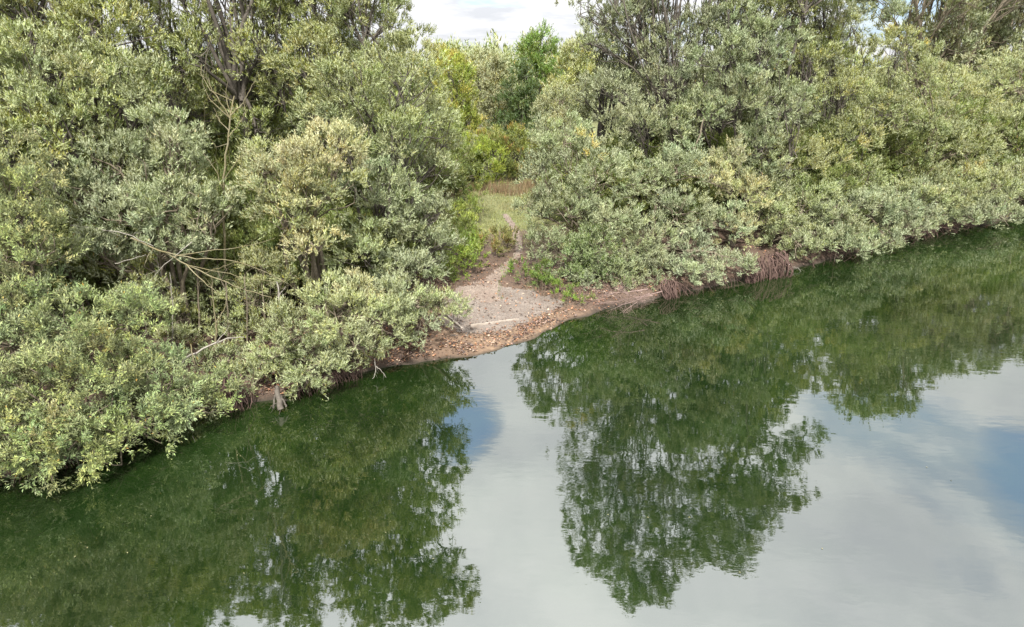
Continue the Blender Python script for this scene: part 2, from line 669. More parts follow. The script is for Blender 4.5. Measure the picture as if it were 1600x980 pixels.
def lobe_leaves(c, r, L, cover, tint, spread, droop=0.0, flat=0.85, clump=0.36, yellow=0.008, hollow=0.55, upbias=0.5, gold=None):
    """one rounded mass of a crown: clumps of leafy shoots over its outside, fewer inside. Returns V, F, T, clump centres"""
    c = np.asarray(c, float)
    area = L * L * 0.31 / 2
    total = cover * 4 * PI * r * r / area
    rc = clump * r ** 0.5
    ncl = max(5, int(1.45 * 4 * r * r / (rc * rc)))
    dirs = rand_dirs(ncl * 2)
    keep = rng.random(ncl * 2) < 0.5 + 0.45 * dirs[:, 2]
    dirs = dirs[keep][:ncl] if keep.sum() > 4 else dirs[:ncl]
    ncl = len(dirs)
    rad = r * np.where(rng.random(ncl) < 0.75, rng.uniform(0.72, 1.06, ncl), rng.uniform(0.2, 0.72, ncl))
    rad *= 1 + 0.16 * np.sin(dirs[:, 0] * 5 + c[0] * 3) * np.sin(dirs[:, 1] * 4 + c[1]) * 1.2
    sc = np.array([1, 1, flat])
    cc = c + dirs * rad[:, None] * sc
    csz = rc * rng.uniform(0.5, 1.15, ncl)
    lv_per_shoot = 8
    TUFT = 6
    nsh = np.maximum(3, (total / lv_per_shoot * (csz ** 2) / (csz ** 2).sum() * rng.uniform(0.7, 1.25, ncl))).astype(int)
    ct = np.asarray(tint)[None] * (1 + rng.normal(size=(ncl, 1)) * spread)
    if gold is not None:
        g = rng.random(ncl) < gold[1]
        ct[g] = ct[g] * 0.35 + np.asarray(gold[0]) * 0.65
    ct = ct * (1 + rng.normal(size=(ncl, 3)) * np.array([0.06, 0.03, 0.10]))
    idx = np.repeat(np.arange(ncl), nsh)
    N = len(idx)
    # shoots stand together in tufts, with dark gaps between the tufts
    ntf = max(4, N // TUFT)
    ti = rng.integers(0, ncl, ntf)
    pr = nsh / nsh.sum()
    ti = rng.choice(ncl, ntf, p=pr)
    tdir = norm(rand_dirs(ntf) + dirs[ti] * 0.7 + np.array([0, 0, 0.5]))
    tpos = cc[ti] + tdir * (csz[ti] * rng.uniform(0.15, 1.0, ntf) ** 0.5)[:, None] * np.array([1, 1, 0.8])
    tv = 1 + rng.normal(size=(ntf, 1)) * 0.14
    tsel = rng.integers(0, ntf, N)
    idx = ti[tsel]
    sdv = tdir[tsel]
    so = tpos[tsel] + rng.normal(size=(N, 3)) * L * 0.35
    sdir = norm(sdv * 0.6 + dirs[idx] * 0.3 + np.array([0, 0, upbias - droop]) + rng.normal(size=(N, 3)) * 0.36)
    slen = L * rng.uniform(1.5, 3.4, N)
    # leaves along the shoot
    k = np.repeat(np.arange(N), lv_per_shoot)
    tt = np.tile((np.arange(lv_per_shoot) + 0.5) / lv_per_shoot, N) + rng.uniform(-0.05, 0.05, N * lv_per_shoot)
    M = len(k)
    org = so[k] + sdir[k] * (slen[k] * tt)[:, None]
    org[:, 2] -= (droop * 0.5) * (tt ** 2) * slen[k]
    rd = rand_dirs(M)
    rd = norm(rd - sdir[k] * (rd * sdir[k]).sum(1, keepdims=True))
    ld = norm(sdir[k] * 0.75 + rd * (0.85 - 0.4 * tt)[:, None] + np.array([0, 0, 0.12 - droop * 0.5]))
    nn = norm(sdir[k] * 0.6 + rng.normal(size=(M, 3)) * 0.45 + np.array([0, 0, 0.7]))
    LL = L * rng.uniform(0.7, 1.25, M) * (1.1 - 0.35 * tt)
    T = (ct[idx] * tv[tsel])[k] * LEAF_GAIN * np.array([1.01, 1.0, 0.74]) * (1 + rng.normal(size=(M, 1)) * 0.08)
    ye = rng.random(M) < yellow
    T[ye] = np.array([0.36, 0.28, 0.06])
    V, F, T = leaves(org, ld, nn, LL, LL * rng.uniform(0.25, 0.37, M), np.clip(T, 0.004, 0.6))
    return V, F, T, cc


def crown_mesh(name, lobes, L, cover, tint, origin, **kw):
    Vs, Fs, Ts, n, centres = [], [], [], 0, []
    for lb in lobes:
        c, r = lb[0], lb[1]
        t = lb[2] if len(lb) > 2 and lb[2] is not None else tint
        cv = cover * (lb[3] if len(lb) > 3 else 1.0)
        t = np.asarray(t) * (1 + rng.normal() * 0.12) * (1 + rng.normal(size=3) * [.03, 0, .06])
        V, F, T, cc = lobe_leaves(c, r, L, cv, t, 0.12, **kw)
        Vs.append(V); Fs.append(F + n); Ts.append(T); n += len(V)
        centres.append(cc)
    V = np.concatenate(Vs)
    V[:, 2] = np.maximum(V[:, 2], 0.02)
    return mesh_np(name, V - np.asarray(origin), np.concatenate(Fs), np.concatenate(Ts)), centres


def tree(name, label, cat, base, lobes, L, cover, tint, group=None, m_leaf=None, m_bark=None, r0=0.12, trunk_h=0.0, twigs=True, hub=None, **kw):
    """lobes: (centre, radius[, tint[, density]]). trunk at base, one limb with twigs to every lobe, one crown of leaves"""
    m_leaf, m_bark = m_leaf or M_leaf, m_bark or M_bark
    if base[0] > 1 and L < .21:
        L, cover = L * .64, cover * .80
        if L < .13:
            lobes = [(lb[0], lb[1] * (.96 if lb[1] > .8 else 1.04), *lb[2:]) for lb in lobes]
    elif L < .16:
        L, cover = L * (.78 if base[1] < 15 else .72), cover * .86
    TRI[0] = base[0] > 1 or base[1] > 15
    base = np.array([base[0], base[1], hz(base[0], base[1]) - 0.05])
    root = empty(name, base)
    tag(root, label, cat, group)
    top = base + np.array([0, 0, 0.35 + trunk_h])
    tb = Tubes()
    if trunk_h > 0:
        tp = curve_pts(base - [0, 0, 0.2], top, 7, 0.03)
        tb.add(tp, r0 * 1.25, r0 * 0.75, 8, 0.6)
        top = tp[-1]
    else:
        for _ in range(3):
            tb.add(curve_pts(base + rng.normal(size=3) * [0.2, 0.2, 0] - [0, 0, 0.25], top + rng.normal(size=3) * 0.12, 5, 0.05), r0 * 1.1, r0 * 0.8, 7)
    if hub is not None:
        hub = np.asarray(hub, float)
        tb.add(curve_pts(top, hub, 9, 0.04), r0 * .8, r0 * .35, 7)
    tb.build('trunk', m_bark, root, base)
    me, centres = crown_mesh('crown', lobes, L, cover, tint, base, **kw)
    for lb, cc in zip(lobes, centres):
        if lb[1] < .25:
            continue
        t2 = Tubes()
        c = np.asarray(lb[0], float)
        ln = np.linalg.norm(c - top)
        st = top + rng.normal(size=3) * [0.12, 0.12, 0.05]
        k_ = 0.62
        if hub is not None and c[2] > hub[2] + .5:
            st, k_ = hub + rng.normal(size=3) * .05, 0.3
        main = t2.add(curve_pts(st, c, 9, 0.07, start_up=0.06), r0 * k_, r0 * 0.2, 6)
        if twigs:
            m_ = min(len(cc), 16)
            for e in cc[rng.choice(len(cc), m_, replace=False)]:
                k = rng.integers(5, 9)
                t2.add(curve_pts(main[k], e, 5, 0.12), r0 * 0.2, 0.008, 4)
        t2.build('limb', m_bark, root, base)
    cr = link('crown', me, m_leaf, root)
    tag(cr, kind='stuff')
    return root


def LB(rows):
    """rows of (px, py, Y, r[, tint[, density]])"""
    return [(at(x[0], x[1], x[2]), x[3], *(x[4:])) for x in rows]


WG = 'willows crowding the bank'


def skirt(px0, px1, n, r=(.35, .55), z=(.35, .75), out=.3, tint=None):
    rows = []
    pys = np.interp(np.linspace(px0, px1, n), [q_[0] for q_ in _shore_px], [q_[1] for q_ in _shore_px])
    for px, py in zip(np.linspace(px0, px1, n), pys):
        w = on_level(px, py)
        rows.append((np.array([w[0] + out * .55 * rng.uniform(.2, 1.2), w[1] - out * .8 * rng.uniform(.2, 1.2), rng.uniform(*z)]), rng.uniform(*r), tint, 1.1))
    return rows


def air(rows):
    return [(np.array(q_[:3], float), q_[3], q_[4] if len(q_) > 4 else None, 1.25) for q_ in rows]



tree('willow_bush', 'low grey-green willow bush at the near left corner drooping over the water', 'willow bush', (-8.6, 14.2),
     LB([(30, 700, 11.7, .85), (125, 690, 12.2, .85), (205, 668, 12.9, .8), (60, 625, 12.4, 1.0), (160, 600, 13.2, 1.0), (255, 612, 13.8, .75),
         (305, 632, 14.2, .45), (110, 525, 13.8, 1.0), (200, 520, 14.3, .85, SAGE), (15, 540, 13.2, 1.0), (80, 720, 11.9, .55), (165, 705, 12.4, .5)]) + skirt(-40, 345, 9),
     .115, 1.25, (0.128, 0.158, 0.085), WG, droop=0.1)
tree('willow_bush', 'pale willow bush cut by the left edge of the photo above the drooping bush', 'willow bush', (-11.3, 14.6),
     LB([(20, 455, 14.2, 1.0), (35, 385, 14.6, .95), (20, 310, 15, .9), (-60, 420, 14.2, 1.3), (-90, 570, 12.8, 1.2), (-100, 680, 11.6, 1.1), (-60, 290, 15, 1.2)]),
     .12, 1.1, (0.145, 0.165, 0.085), WG)
tree('willow_bush', 'silvery rounded willow mound left of the bare yellow dead tree', 'willow bush', (-9.0, 17.8),
     LB([(265, 215, 18.2, .75), (190, 270, 17.8, 1.0), (265, 265, 17.9, .9), (190, 345, 17.0, 1.0), (275, 330, 17.2, 1.0), (330, 345, 17.4, .65), (165, 410, 16.6, .7), (250, 385, 16.9, .6), (115, 310, 17.2, .8)]),
     .125, 1.2, GREY, WG)
tree('willow_tree', 'large sage green willow filling the upper left corner', 'willow', (-12.5, 19.5),
     LB([(60, 130, 18.2, 1.4), (150, 150, 18.8, 1.2), (90, 205, 17.8, 1.1), (25, 230, 17, 1.0, OLIVE), (225, 150, 19.4, 1.0), (150, 60, 20.2, 1.3, OLIVE), (40, 30, 20, 1.6, OLIVE),
         (-80, 120, 18, 1.8), (-100, 0, 20, 2.0), (10, -90, 20.5, 1.8), (110, -60, 21.5, 1.6, None, .8), (60, -190, 21.5, 1.6, None, .6), (-60, -170, 21, 1.7, None, .7)]),
     .14, .95, SAGE, WG, r0=.16, m_bark=M_darkbark)
tree('willow_bush', 'cream-yellow willow mound in the middle of the left bank', 'willow bush', (-5.6, 18.6),
     LB([(430, 290, 17.8, .85, CREAM), (495, 265, 18.2, .85, CREAM), (530, 235, 18.8, .7, CREAM), (465, 315, 17.6, .7, CREAM), (490, 385, 17.4, .6, CREAM), (415, 270, 18.4, .6), (445, 345, 17.6, .7, SAGE), (515, 300, 18.2, .75, OLIVE)]),
     .12, 1.15, CREAM, WG)
tree('willow_bush', 'round grey-green willow bush overhanging the water on exposed roots', 'willow bush', (-4.8, 17.2),
     LB([(455, 530, 16.0, .8), (525, 495, 16.7, .85), (590, 505, 17.3, .75), (425, 560, 15.8, .45), (495, 570, 15.8, .6), (560, 545, 16.6, .6), (620, 470, 17.9, .6, GREY), (550, 470, 17.3, .6, CREAM), (480, 600, 15.6, .35), (400, 590, 15.7, .35)]) + skirt(465, 560, 3, (.28, .4), (.35, .6), .1),
     .115, 1.3, SAGE, WG, droop=.05)
tree('willow_bush', 'small leafy willow bush leaning over the left side of the gravel beach', 'willow bush', (-3.0, 19.9),
     LB([(655, 480, 18.4, .6), (690, 478, 18.9, .5), (650, 510, 18.1, .45, GREY), (712, 490, 19, .32), (620, 520, 17.8, .5)]),
     .12, 1.15, SAGE, WG)
tree('willow_tree', 'tall rounded willow on the left bank closest to the open gap', 'willow', (-4.2, 21.4),
     LB([(635, 120, 22, 1.2), (585, 60, 23, 1.4), (672, 190, 22.4, .75), (560, 160, 21.4, 1.3), (620, 225, 21.4, 1.15), (668, 270, 22.2, .8, GREY), (595, 320, 20.4, 1.15, GREY), (650, 370, 21.4, .95, GREY),
         (685, 335, 22.6, .6, GREY), (692, 385, 22.4, .5, GREY), (672, 420, 21.6, .55, GREY), (688, 230, 23, .5), (560, 400, 19.2, .9), (625, 430, 19.6, .75, GREY), (500, 110, 22.5, 1.1, OLIVE), (540, 10, 23.4, 1.3, OLIVE), (500, 190, 21.5, .9), (570, -90, 23.5, 1.2, OLIVE, .8),
         (480, -40, 23.8, 1.1, OLIVE, .7), (590, -200, 23.8, 1.0, OLIVE, .6)]) + air([(-2.5, 23, 12.2, 1.0), (-3.3, 23.2, 13.2, 1.0), (-3.6, 23, 11.4, 1.1), (-4.8, 23.3, 12.8, 1.1), (-5.2, 23, 14, .9), (-2.7, 22.8, 10.7, .6)]),
     .135, 1.1, SAGE, WG, r0=.11, m_bark=M_darkbark, hub=(-4.6, 23, 8.5))
# right bank
tree('willow_bush', 'silver-green domed willow bush just right of the gap and path', 'willow bush', (2.9, 25.6),
     LB([(880, 225, 26, 1.0), (850, 275, 25.4, .85), (925, 270, 25.5, 1.1), (880, 335, 25, 1.15), (845, 385, 24.6, .65), (890, 405, 24.3, .85, GREEN), (950, 430, 24, .65, GREEN), (960, 345, 24.6, 1.0),
         (930, 390, 24.2, .8, GREEN), (835, 330, 25.2, .6), (870, 440, 24, .45, GREEN), (910, 448, 23.4, .42), (960, 448, 23.9, .42), (925, 425, 24.2, .6, GREEN), (975, 415, 24.7, .7), (1015, 405, 25.2, .7), (900, 432, 23.9, .45, GREEN), (990, 450, 24.2, .4), (1020, 446, 24.4, .4), (913, 218, 24.7, .16, GOLD), (925, 236, 24.6, .2, GOLD), (912, 210, 24.9, .12, GOLD)]),
     .14, 1.2, GREY, WG, r0=.11, gold=(LIME, .06))
tree('willow_bush', 'pale silver willow bush at the waterline above the brushwood', 'willow bush', (5.6, 26.4),
     LB([(1000, 290, 26.4, 1.0), (1060, 335, 26, 1.0), (1005, 375, 25.1, .95), (1080, 395, 25.3, .85, (0.15, 0.175, 0.125)), (1125, 355, 26.5, .85), (1035, 425, 24.7, .55, (0.15, 0.175, 0.125)), (1100, 425, 25.4, .5, (0.15, 0.175, 0.125)), (985, 425, 24.5, .5), (1060, 265, 27, 1.0)]) + skirt(1065, 1155, 4, (.4, .55), (.5, .85), .35, (0.15, 0.175, 0.125)),
     .145, 1.2, GREY, WG)
tree('willow_bush', 'cream-tinted willow bush between the silver bush and the tall dense willow', 'willow bush', (9.4, 28.6),
     LB([(1110, 285, 27.2, .85, CREAM), (1170, 310, 27.8, .8, CREAM), (1140, 255, 28.2, .9, (0.17, .18, .11)), (1160, 370, 27.2, .7), (1200, 345, 28, .75, SAGE)]),
     .15, 1.15, CREAM, WG)
tree('willow_tree', 'very tall airy willow with many bare upright stems right of the gap', 'willow', (6.6, 29.4),
     LB([(925, 70, 30, .9, None, .6), (950, 150, 29.2, 1.2), (1000, 205, 28.5, 1.2), (905, 25, 30, .8, None, .5), (1080, 60, 30.5, 1.2, None, .6), (1040, 130, 29.4, 1.1, None, .8), (990, -60, 31, 1.3, None, .5), (1060, -60, 31, 1.4, None, .5),
         (930, -90, 31, 1.2, None, .5), (1020, -190, 31, 1.4, None, .5), (960, -250, 31, 1.1, None, .5), (1080, -220, 31, 1.4, None, .5), (1010, -330, 31, 1.2, None, .5), (1130, -120, 31.5, 1.4, None, .6), (980, 40, 30.3, .7, None, .4), (1070, -370, 31, 1.3, None, .5)]) + air([(3.9, 30.5, 12.3, 1.1), (3.7, 30.4, 14.5, 1.0), (4.3, 30.5, 16.6, 1.1), (5.6, 30.6, 17.6, 1.2), (7, 30.5, 18.6, 1.2), (8.6, 30.8, 18.2, 1.2), (6.6, 30.4, 15.8, 1.3), (8.8, 30.8, 15.6, 1.4), (5.0, 30.2, 13.8, 1.2), (9.9, 30.8, 16.8, 1.1), (8.2, 30.8, 19.5, 1.0), (6.8, 30.7, 19.6, 1.0), (5.0, 30.4, 9.6, .9), (6.3, 30.3, 8.4, 1.0), (7.8, 30.4, 9.4, .9), (6.6, 30.3, 11.6, 1.1), (8.3, 30.6, 11.8, 1.0), (7.5, 30.5, 13.5, 1.3), (4.9, 30.4, 11.2, 1.0)]),
     .16, .9, (0.115, 0.13, 0.085), WG, m_bark=M_darkbark, r0=.11, hub=(6.9, 30.2, 5.0))
tree('willow_tree', 'tall dense silver-green willow crown in the right half', 'willow', (11.2, 31),
     LB([(1120, 105, 29.4, 1.4), (1195, 85, 30.5, 1.4), (1155, 165, 29, 1.4), (1225, 175, 30, 1.35), (1095, 180, 29, 1.0), (1245, 245, 30, 1.15, OLIVE), (1190, 235, 29.3, 1.1), (1140, 40, 30.6, 1.2), (1225, 20, 31.5, 1.3, OLIVE, .8),
         (1265, 100, 31.5, .9, OLIVE), (1180, -50, 31.6, 1.3, OLIVE, .7), (1240, -90, 32, 1.1, OLIVE, .6), (1050, 200, 28.6, .9)]) + air([(11.2, 31.4, 14.5, 1.4), (12.6, 31.4, 15.8, 1.3), (11.6, 31.4, 17.2, 1.2), (13.4, 31.6, 13.4, 1.3), (12.3, 31.3, 12.5, 1.5), (14.6, 31.8, 11.5, 1.1), (10.3, 31.2, 15.6, 1.2), (14.6, 31.6, 13.4, 1.2), (13.8, 31.6, 15.0, 1.1), (15.6, 32, 10.6, 1.1), (12.8, 31.5, 17.6, 1.0), (10.6, 31.2, 13.2, 1.2)]),
     .16, 1.1, (0.125, .15, .09), WG, r0=.14, m_bark=M_darkbark, hub=(12.2, 31.2, 10))
tree('willow_bush', 'willow bush above the hanging red roots at the waterline', 'willow bush', (11.6, 29.4),
     LB([(1215, 330, 28.6, 1.05), (1260, 315, 29.6, 1.1), (1225, 375, 28.3, .75), (1290, 375, 29.6, .8, GREY), (1255, 395, 28.8, .5, GREY), (1190, 290, 29, .9)]) + skirt(1235, 1320, 4, (.4, .6), (.7, 1.1), .5, GREY),
     .155, 1.2, SAGE, WG)
tree('willow_bush', 'wide low willow bush whose skirt touches the water right of the red roots', 'willow bush', (16.8, 33),
     LB([(1315, 325, 31, 1.1, GREY), (1360, 330, 32, 1.15, GREY), (1340, 375, 31, .8), (1380, 365, 32, .8), (1405, 310, 33.3, .95), (1335, 280, 32, 1.1), (1410, 345, 33, .5), (1385, 395, 31.6, .45)]) + skirt(1290, 1420, 7, (.5, .75), (.4, .8), .9, GREY) + skirt(1290, 1420, 5, (.7, .95), (1.4, 2.1), .1, GREY),
     .165, 1.15, SAGE, WG)
tree('willow_tree', 'olive willow between the dense tall crown and the large round one', 'willow', (16.5, 35),
     LB([(1310, 150, 33, 1.3), (1325, 220, 32.4, 1.3), (1290, 80, 34, 1.0, LIME), (1350, 100, 35, 1.1), (1375, 180, 34.4, 1.2), (1290, 260, 31.6, 1.1), (1400, 75, 36, .8), (1300, 20, 34.5, .8, None, .7)]),
     .17, 1.05, OLIVE, WG, r0=.12, m_bark=M_darkbark, gold=(GOLD, .06))
tree('willow_tree', 'large rounded yellow-green willow dome second from the right edge', 'willow', (22, 38),
     LB([(1430, 125, 36.4, 1.7), (1485, 160, 37.4, 1.6), (1390, 165, 35.6, 1.3), (1450, 215, 36, 1.7), (1515, 235, 37.4, 1.3), (1435, 285, 35, 1.3), (1495, 295, 36.3, 1.3), (1435, 335, 34.3, .8, GREY), (1490, 335, 35.6, .8, GREY), (1522, 272, 35.9, .45, GOLD), (1520, 350, 36.3, .4)]) + skirt(1420, 1535, 6, (.6, .85), (.5, 1.0), 1.0, GREY) + skirt(1420, 1535, 5, (.9, 1.2), (1.5, 2.3), .1, SAGE),
     .18, 1.1, (0.135, 0.155, 0.068), WG, r0=.18)
tree('willow_tree', 'pale olive willow dome cut by the right edge of the photo', 'willow', (31, 43),
     LB([(1560, 135, 42.5, 1.9), (1610, 120, 43.5, 2.0), (1560, 200, 41.5, 1.7), (1625, 205, 42.5, 2.0), (1560, 275, 40.4, 1.35, GREY), (1625, 285, 41.4, 1.5, GREY), (1690, 160, 44, 2.2), (1690, 260, 43, 2), (1590, 310, 39.9, .7, GREY)]) + skirt(1530, 1700, 6, (.7, 1.0), (.7, 1.3), .6, GREY) + skirt(1530, 1660, 4, (1.0, 1.3), (1.7, 2.6), .1, SAGE),
     .20, 1.05, (0.15, 0.165, 0.08), WG, r0=.2)

# ------------------------------------------------------------------ second rows: taller airy trees and undergrowth behind the bank willows
def airy(H, spread, n, lo=0.45, r=(0.6, 1.1)):
    out = []
    for i in range(n):
        t = lo + (1 - lo) * (i + rng.random()) / n
        w = spread * math.sin(PI * min(1, (t - lo) / (1 - lo) * 0.8 + 0.16))
        a = rng.random() * 2 * PI
        out.append((np.array([math.cos(a) * w * rng.uniform(.3, 1), math.sin(a) * w * rng.uniform(.3, 1), H * t]), rng.uniform(*r), None, rng.uniform(.6, 1.1)))
    return out


def mound(R, H, n, r=(0.7, 1.1)):
    out = []
    for i in range(n):
        a = i * 2.4 + rng.random()
        q_ = math.sqrt((i + .5) / n)
        zz_ = (H - .8) * math.sqrt(max(0.05, 1 - q_ * q_ * 0.8)) * rng.uniform(.75, 1)
        out.append((np.array([math.cos(a) * R * q_, math.sin(a) * R * q_, zz_]), rng.uniform(*r)))
        if q_ > .5:
            out.append((np.array([math.cos(a) * R * q_ * 1.05, math.sin(a) * R * q_ * 1.05, zz_ * .45]), rng.uniform(*r)))
    return out


def shift(lobes, x, y):
    return [(lb[0] + np.array([x, y, hz(x, y)]), *lb[1:]) for lb in lobes]


def copy_thing(root, x, y, rz, s=1.0, label=None, group=None, sz=None):
    r = root.copy()
    C.objects.link(r)
    r.location = (x, y, hz(x, y) - 0.05)
    r.rotation_euler = (0, 0, rz)
    r.scale = (s, s, sz or s)
    if label:
        r['label'] = label
    if group:
        r['group'] = group
    for ch in list(root.children):
        c = ch.copy()
        C.objects.link(c)
        c.parent = r
    return r


GB = 'tall airy trees behind the bank willows'
GU = 'undergrowth willows behind the front row'
lab_bl = 'slender airy tree standing behind the willows of the left bank'
lab_br = 'slender airy tree standing behind the willows of the right bank'
p = on_level(395, 300, 1.2)
xa, ya = at(395, 300, 23.5)[:2]
tree('airy_tree', 'tall dark-trunked airy tree rising behind the yellow dead tree', 'tree', (xa, ya),
     shift(airy(13.5, 1.9, 19, .3), xa, ya), .13, .8, (0.14, .165, .045), GB, m_bark=M_darkbark, r0=.13, trunk_h=5.5)
xb, yb = at(500, 300, 24.5)[:2]
pb = tree('airy_tree', 'tall airy tree with thin dark limbs against the sky left of the gap', 'tree', (xb, yb),
          shift(airy(14, 2.1, 21, .28), xb, yb), .13, .8, (0.14, .165, .045), GB, m_bark=M_darkbark, r0=.08, trunk_h=4)
for px, Y, s, rz in ((300, 24, .95, 1.1), (215, 26, 1.0, 2.9), (110, 25, 1.0, 4.2), (20, 25, 1.05, .6), (-90, 24, 1.0, 1.7), (520, 28, .8, 5.0), (430, 28, .95, 3.4), (-220, 24, 1., 2.2), (-330, 22, .95, 5.4)):
    q_ = at(px, 300, Y)
    copy_thing(pb, q_[0], q_[1], rz, s, lab_bl, GB)
xc, yc = at(1230, 200, 35)[:2]
pc = tree('airy_tree', 'tall grey-green tree behind the dense crown right of centre', 'tree', (xc, yc),
          shift(airy(12, 2.2, 15, .35, (.8, 1.3)), xc, yc), .18, .8, (0.12, .135, .075), GB, m_bark=M_darkbark, r0=.12, trunk_h=3)
for px, Y, s, rz in ((1120, 35, 1.0, 1.3), (1180, 38, 1.05, 2.3), (1290, 39, .85, 4.0), (1010, 34, .9, 3.1), (940, 36, .78, .4)):
    q_ = at(px, 200, Y)
    copy_thing(pc, q_[0], q_[1], rz, s, lab_br, GB)
# the loose poplar-like crowns over the right-hand domes
xd, yd = at(1440, 100, 52)[:2]
pd_ = tree('distant_tree', 'loose feathery tree standing over the large round willow dome', 'tree', (xd, yd),
           shift(airy(17.5, 3.6, 21, .3, (1.1, 1.8)), xd, yd), .27, .65, (0.13, .145, .09), 'feathery trees at the upper right', r0=.2, trunk_h=4)
for px, Y, s, rz, tx in ((1500, 55, 1.08, 1.0, 'second feathery tree from the left at the upper right, tallest of its row'), (1545, 58, 1.0, 2.0, 'third feathery tree from the left at the upper right'),
                         (1590, 60, .95, 3.3, 'feathery tree beside the right edge of the photo above the pale dome'), (1650, 62, 1.0, 4.4, None), (1720, 64, 1.0, 5.4, None)):
    q_ = at(px, 100, Y)
    copy_thing(pd_, q_[0], q_[1], rz, s, tx or 'feathery tree standing just outside the right edge of the photo')
# undergrowth
for i, (rows, lab, tn) in enumerate((
        ([(250, 470, 17.0, .55), (225, 440, 17.2, .6), (285, 500, 17.3, .5), (265, 540, 16.6, .5)], 'shaded willow shrub at the left side of the dark hollow', OLIVE),
        ([(335, 450, 18.2, .6), (370, 480, 18.0, .55), (320, 500, 18.0, .6), (360, 540, 17.4, .5)], 'shaded willow shrub behind the stems of the dark hollow', SAGE),
        ([(400, 470, 17.8, .55), (415, 420, 18, .55), (395, 520, 17.2, .5), (440, 440, 17.9, .5)], 'shaded willow shrub at the right side of the dark hollow', OLIVE),
        ([(345, 590, 15.7, .35), (375, 600, 15.8, .35), (325, 570, 16.0, .4), (400, 575, 16.1, .4), (355, 565, 16.3, .35)], 'small bush above the pale twisted roots of the left bank', SAGE))):
    c_ = at(*rows[0][:3])
    tree('shaded_shrub', lab, 'willow bush', (c_[0], c_[1] + .4), LB(rows), .12, 1.0, tn, GU, r0=.04)
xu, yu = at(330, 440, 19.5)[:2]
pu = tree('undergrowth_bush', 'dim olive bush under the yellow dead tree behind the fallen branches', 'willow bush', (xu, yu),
          shift(mound(1.3, 2.7, 7, (.5, .8)), xu, yu), .13, 1.0, (0.075, .098, .032), GU, m_leaf=M_green, r0=.06)  # leaf tint darkened to put shade into the gaps between the willows
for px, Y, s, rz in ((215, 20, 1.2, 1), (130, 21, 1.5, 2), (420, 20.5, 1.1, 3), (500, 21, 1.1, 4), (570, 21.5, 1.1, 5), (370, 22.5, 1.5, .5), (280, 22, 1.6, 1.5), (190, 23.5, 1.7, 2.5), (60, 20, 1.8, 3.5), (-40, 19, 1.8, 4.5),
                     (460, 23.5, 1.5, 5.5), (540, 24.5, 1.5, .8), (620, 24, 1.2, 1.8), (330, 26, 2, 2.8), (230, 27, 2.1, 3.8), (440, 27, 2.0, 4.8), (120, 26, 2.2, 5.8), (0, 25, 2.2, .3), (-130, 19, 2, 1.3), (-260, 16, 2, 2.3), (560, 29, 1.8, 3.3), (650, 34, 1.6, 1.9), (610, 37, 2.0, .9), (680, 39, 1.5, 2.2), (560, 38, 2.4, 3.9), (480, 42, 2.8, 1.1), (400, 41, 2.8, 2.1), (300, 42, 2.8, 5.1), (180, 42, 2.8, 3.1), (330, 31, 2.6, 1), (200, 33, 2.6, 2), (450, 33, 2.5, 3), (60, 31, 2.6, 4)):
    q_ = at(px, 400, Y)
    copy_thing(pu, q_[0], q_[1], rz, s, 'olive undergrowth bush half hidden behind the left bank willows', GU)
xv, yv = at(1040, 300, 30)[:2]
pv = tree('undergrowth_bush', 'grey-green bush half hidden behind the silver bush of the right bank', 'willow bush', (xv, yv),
          shift(mound(1.8, 4.2, 9, (.75, 1.1)), xv, yv), .18, 1.0, (0.075, .098, .032), GU, m_leaf=M_green, r0=.09)  # darker leaves here paint in the shade between the right-hand crowns
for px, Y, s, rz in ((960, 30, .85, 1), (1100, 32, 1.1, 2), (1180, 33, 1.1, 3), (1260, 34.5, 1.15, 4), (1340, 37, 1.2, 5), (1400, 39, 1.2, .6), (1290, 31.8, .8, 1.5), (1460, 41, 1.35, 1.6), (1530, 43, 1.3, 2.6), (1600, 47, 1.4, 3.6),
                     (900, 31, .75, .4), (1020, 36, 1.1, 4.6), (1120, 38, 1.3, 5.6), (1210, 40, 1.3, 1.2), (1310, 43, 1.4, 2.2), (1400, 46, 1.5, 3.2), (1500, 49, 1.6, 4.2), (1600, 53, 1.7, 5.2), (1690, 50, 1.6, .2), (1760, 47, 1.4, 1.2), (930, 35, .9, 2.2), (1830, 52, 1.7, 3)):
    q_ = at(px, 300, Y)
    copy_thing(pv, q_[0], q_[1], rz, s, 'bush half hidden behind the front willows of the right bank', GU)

# ------------------------------------------------------------------ through the gap
def back_tree(name, label, cat, px, Y, lobes, L, cover, tint, ml=M_green, mb=M_darkbark, th=1.0, r0=.12, **kw):
    q_ = at(px, 250, Y)
    return tree(name, label, cat, (q_[0], q_[1]), LB(lobes), L, cover, tint, None, ml, mb, r0, th, **kw)


back_tree('shrub', 'bright yellow-green shrub at the back of the grassy clearing', 'shrub', 748, 42,
          [(715, 258, 41.5, .9), (748, 255, 41.5, 1.0), (738, 232, 42, .8), (766, 268, 41, .8), (705, 285, 41.2, .8), (740, 285, 40.6, .8), (765, 240, 42, .7), (690, 250, 42, .9), (685, 290, 41, .8), (765, 292, 40.6, .6)], .15, 1.3, (0.13, 0.18, 0.025), th=.1)
back_tree('shrub', 'rusty green shrub right of the bright shrub behind the clearing', 'shrub', 795, 44,
          [(785, 235, 43.5, 1.0), (812, 250, 43, 1.0), (800, 222, 44, .8), (830, 240, 43.5, .9), (790, 272, 42.5, .9), (768, 222, 44.5, .8), (815, 280, 42.3, .8), (845, 268, 42.5, .9), (870, 255, 43, .9), (870, 285, 42, .8)], .16, 1.2, (0.085, 0.10, 0.025), th=.1, gold=(RUST, .18))
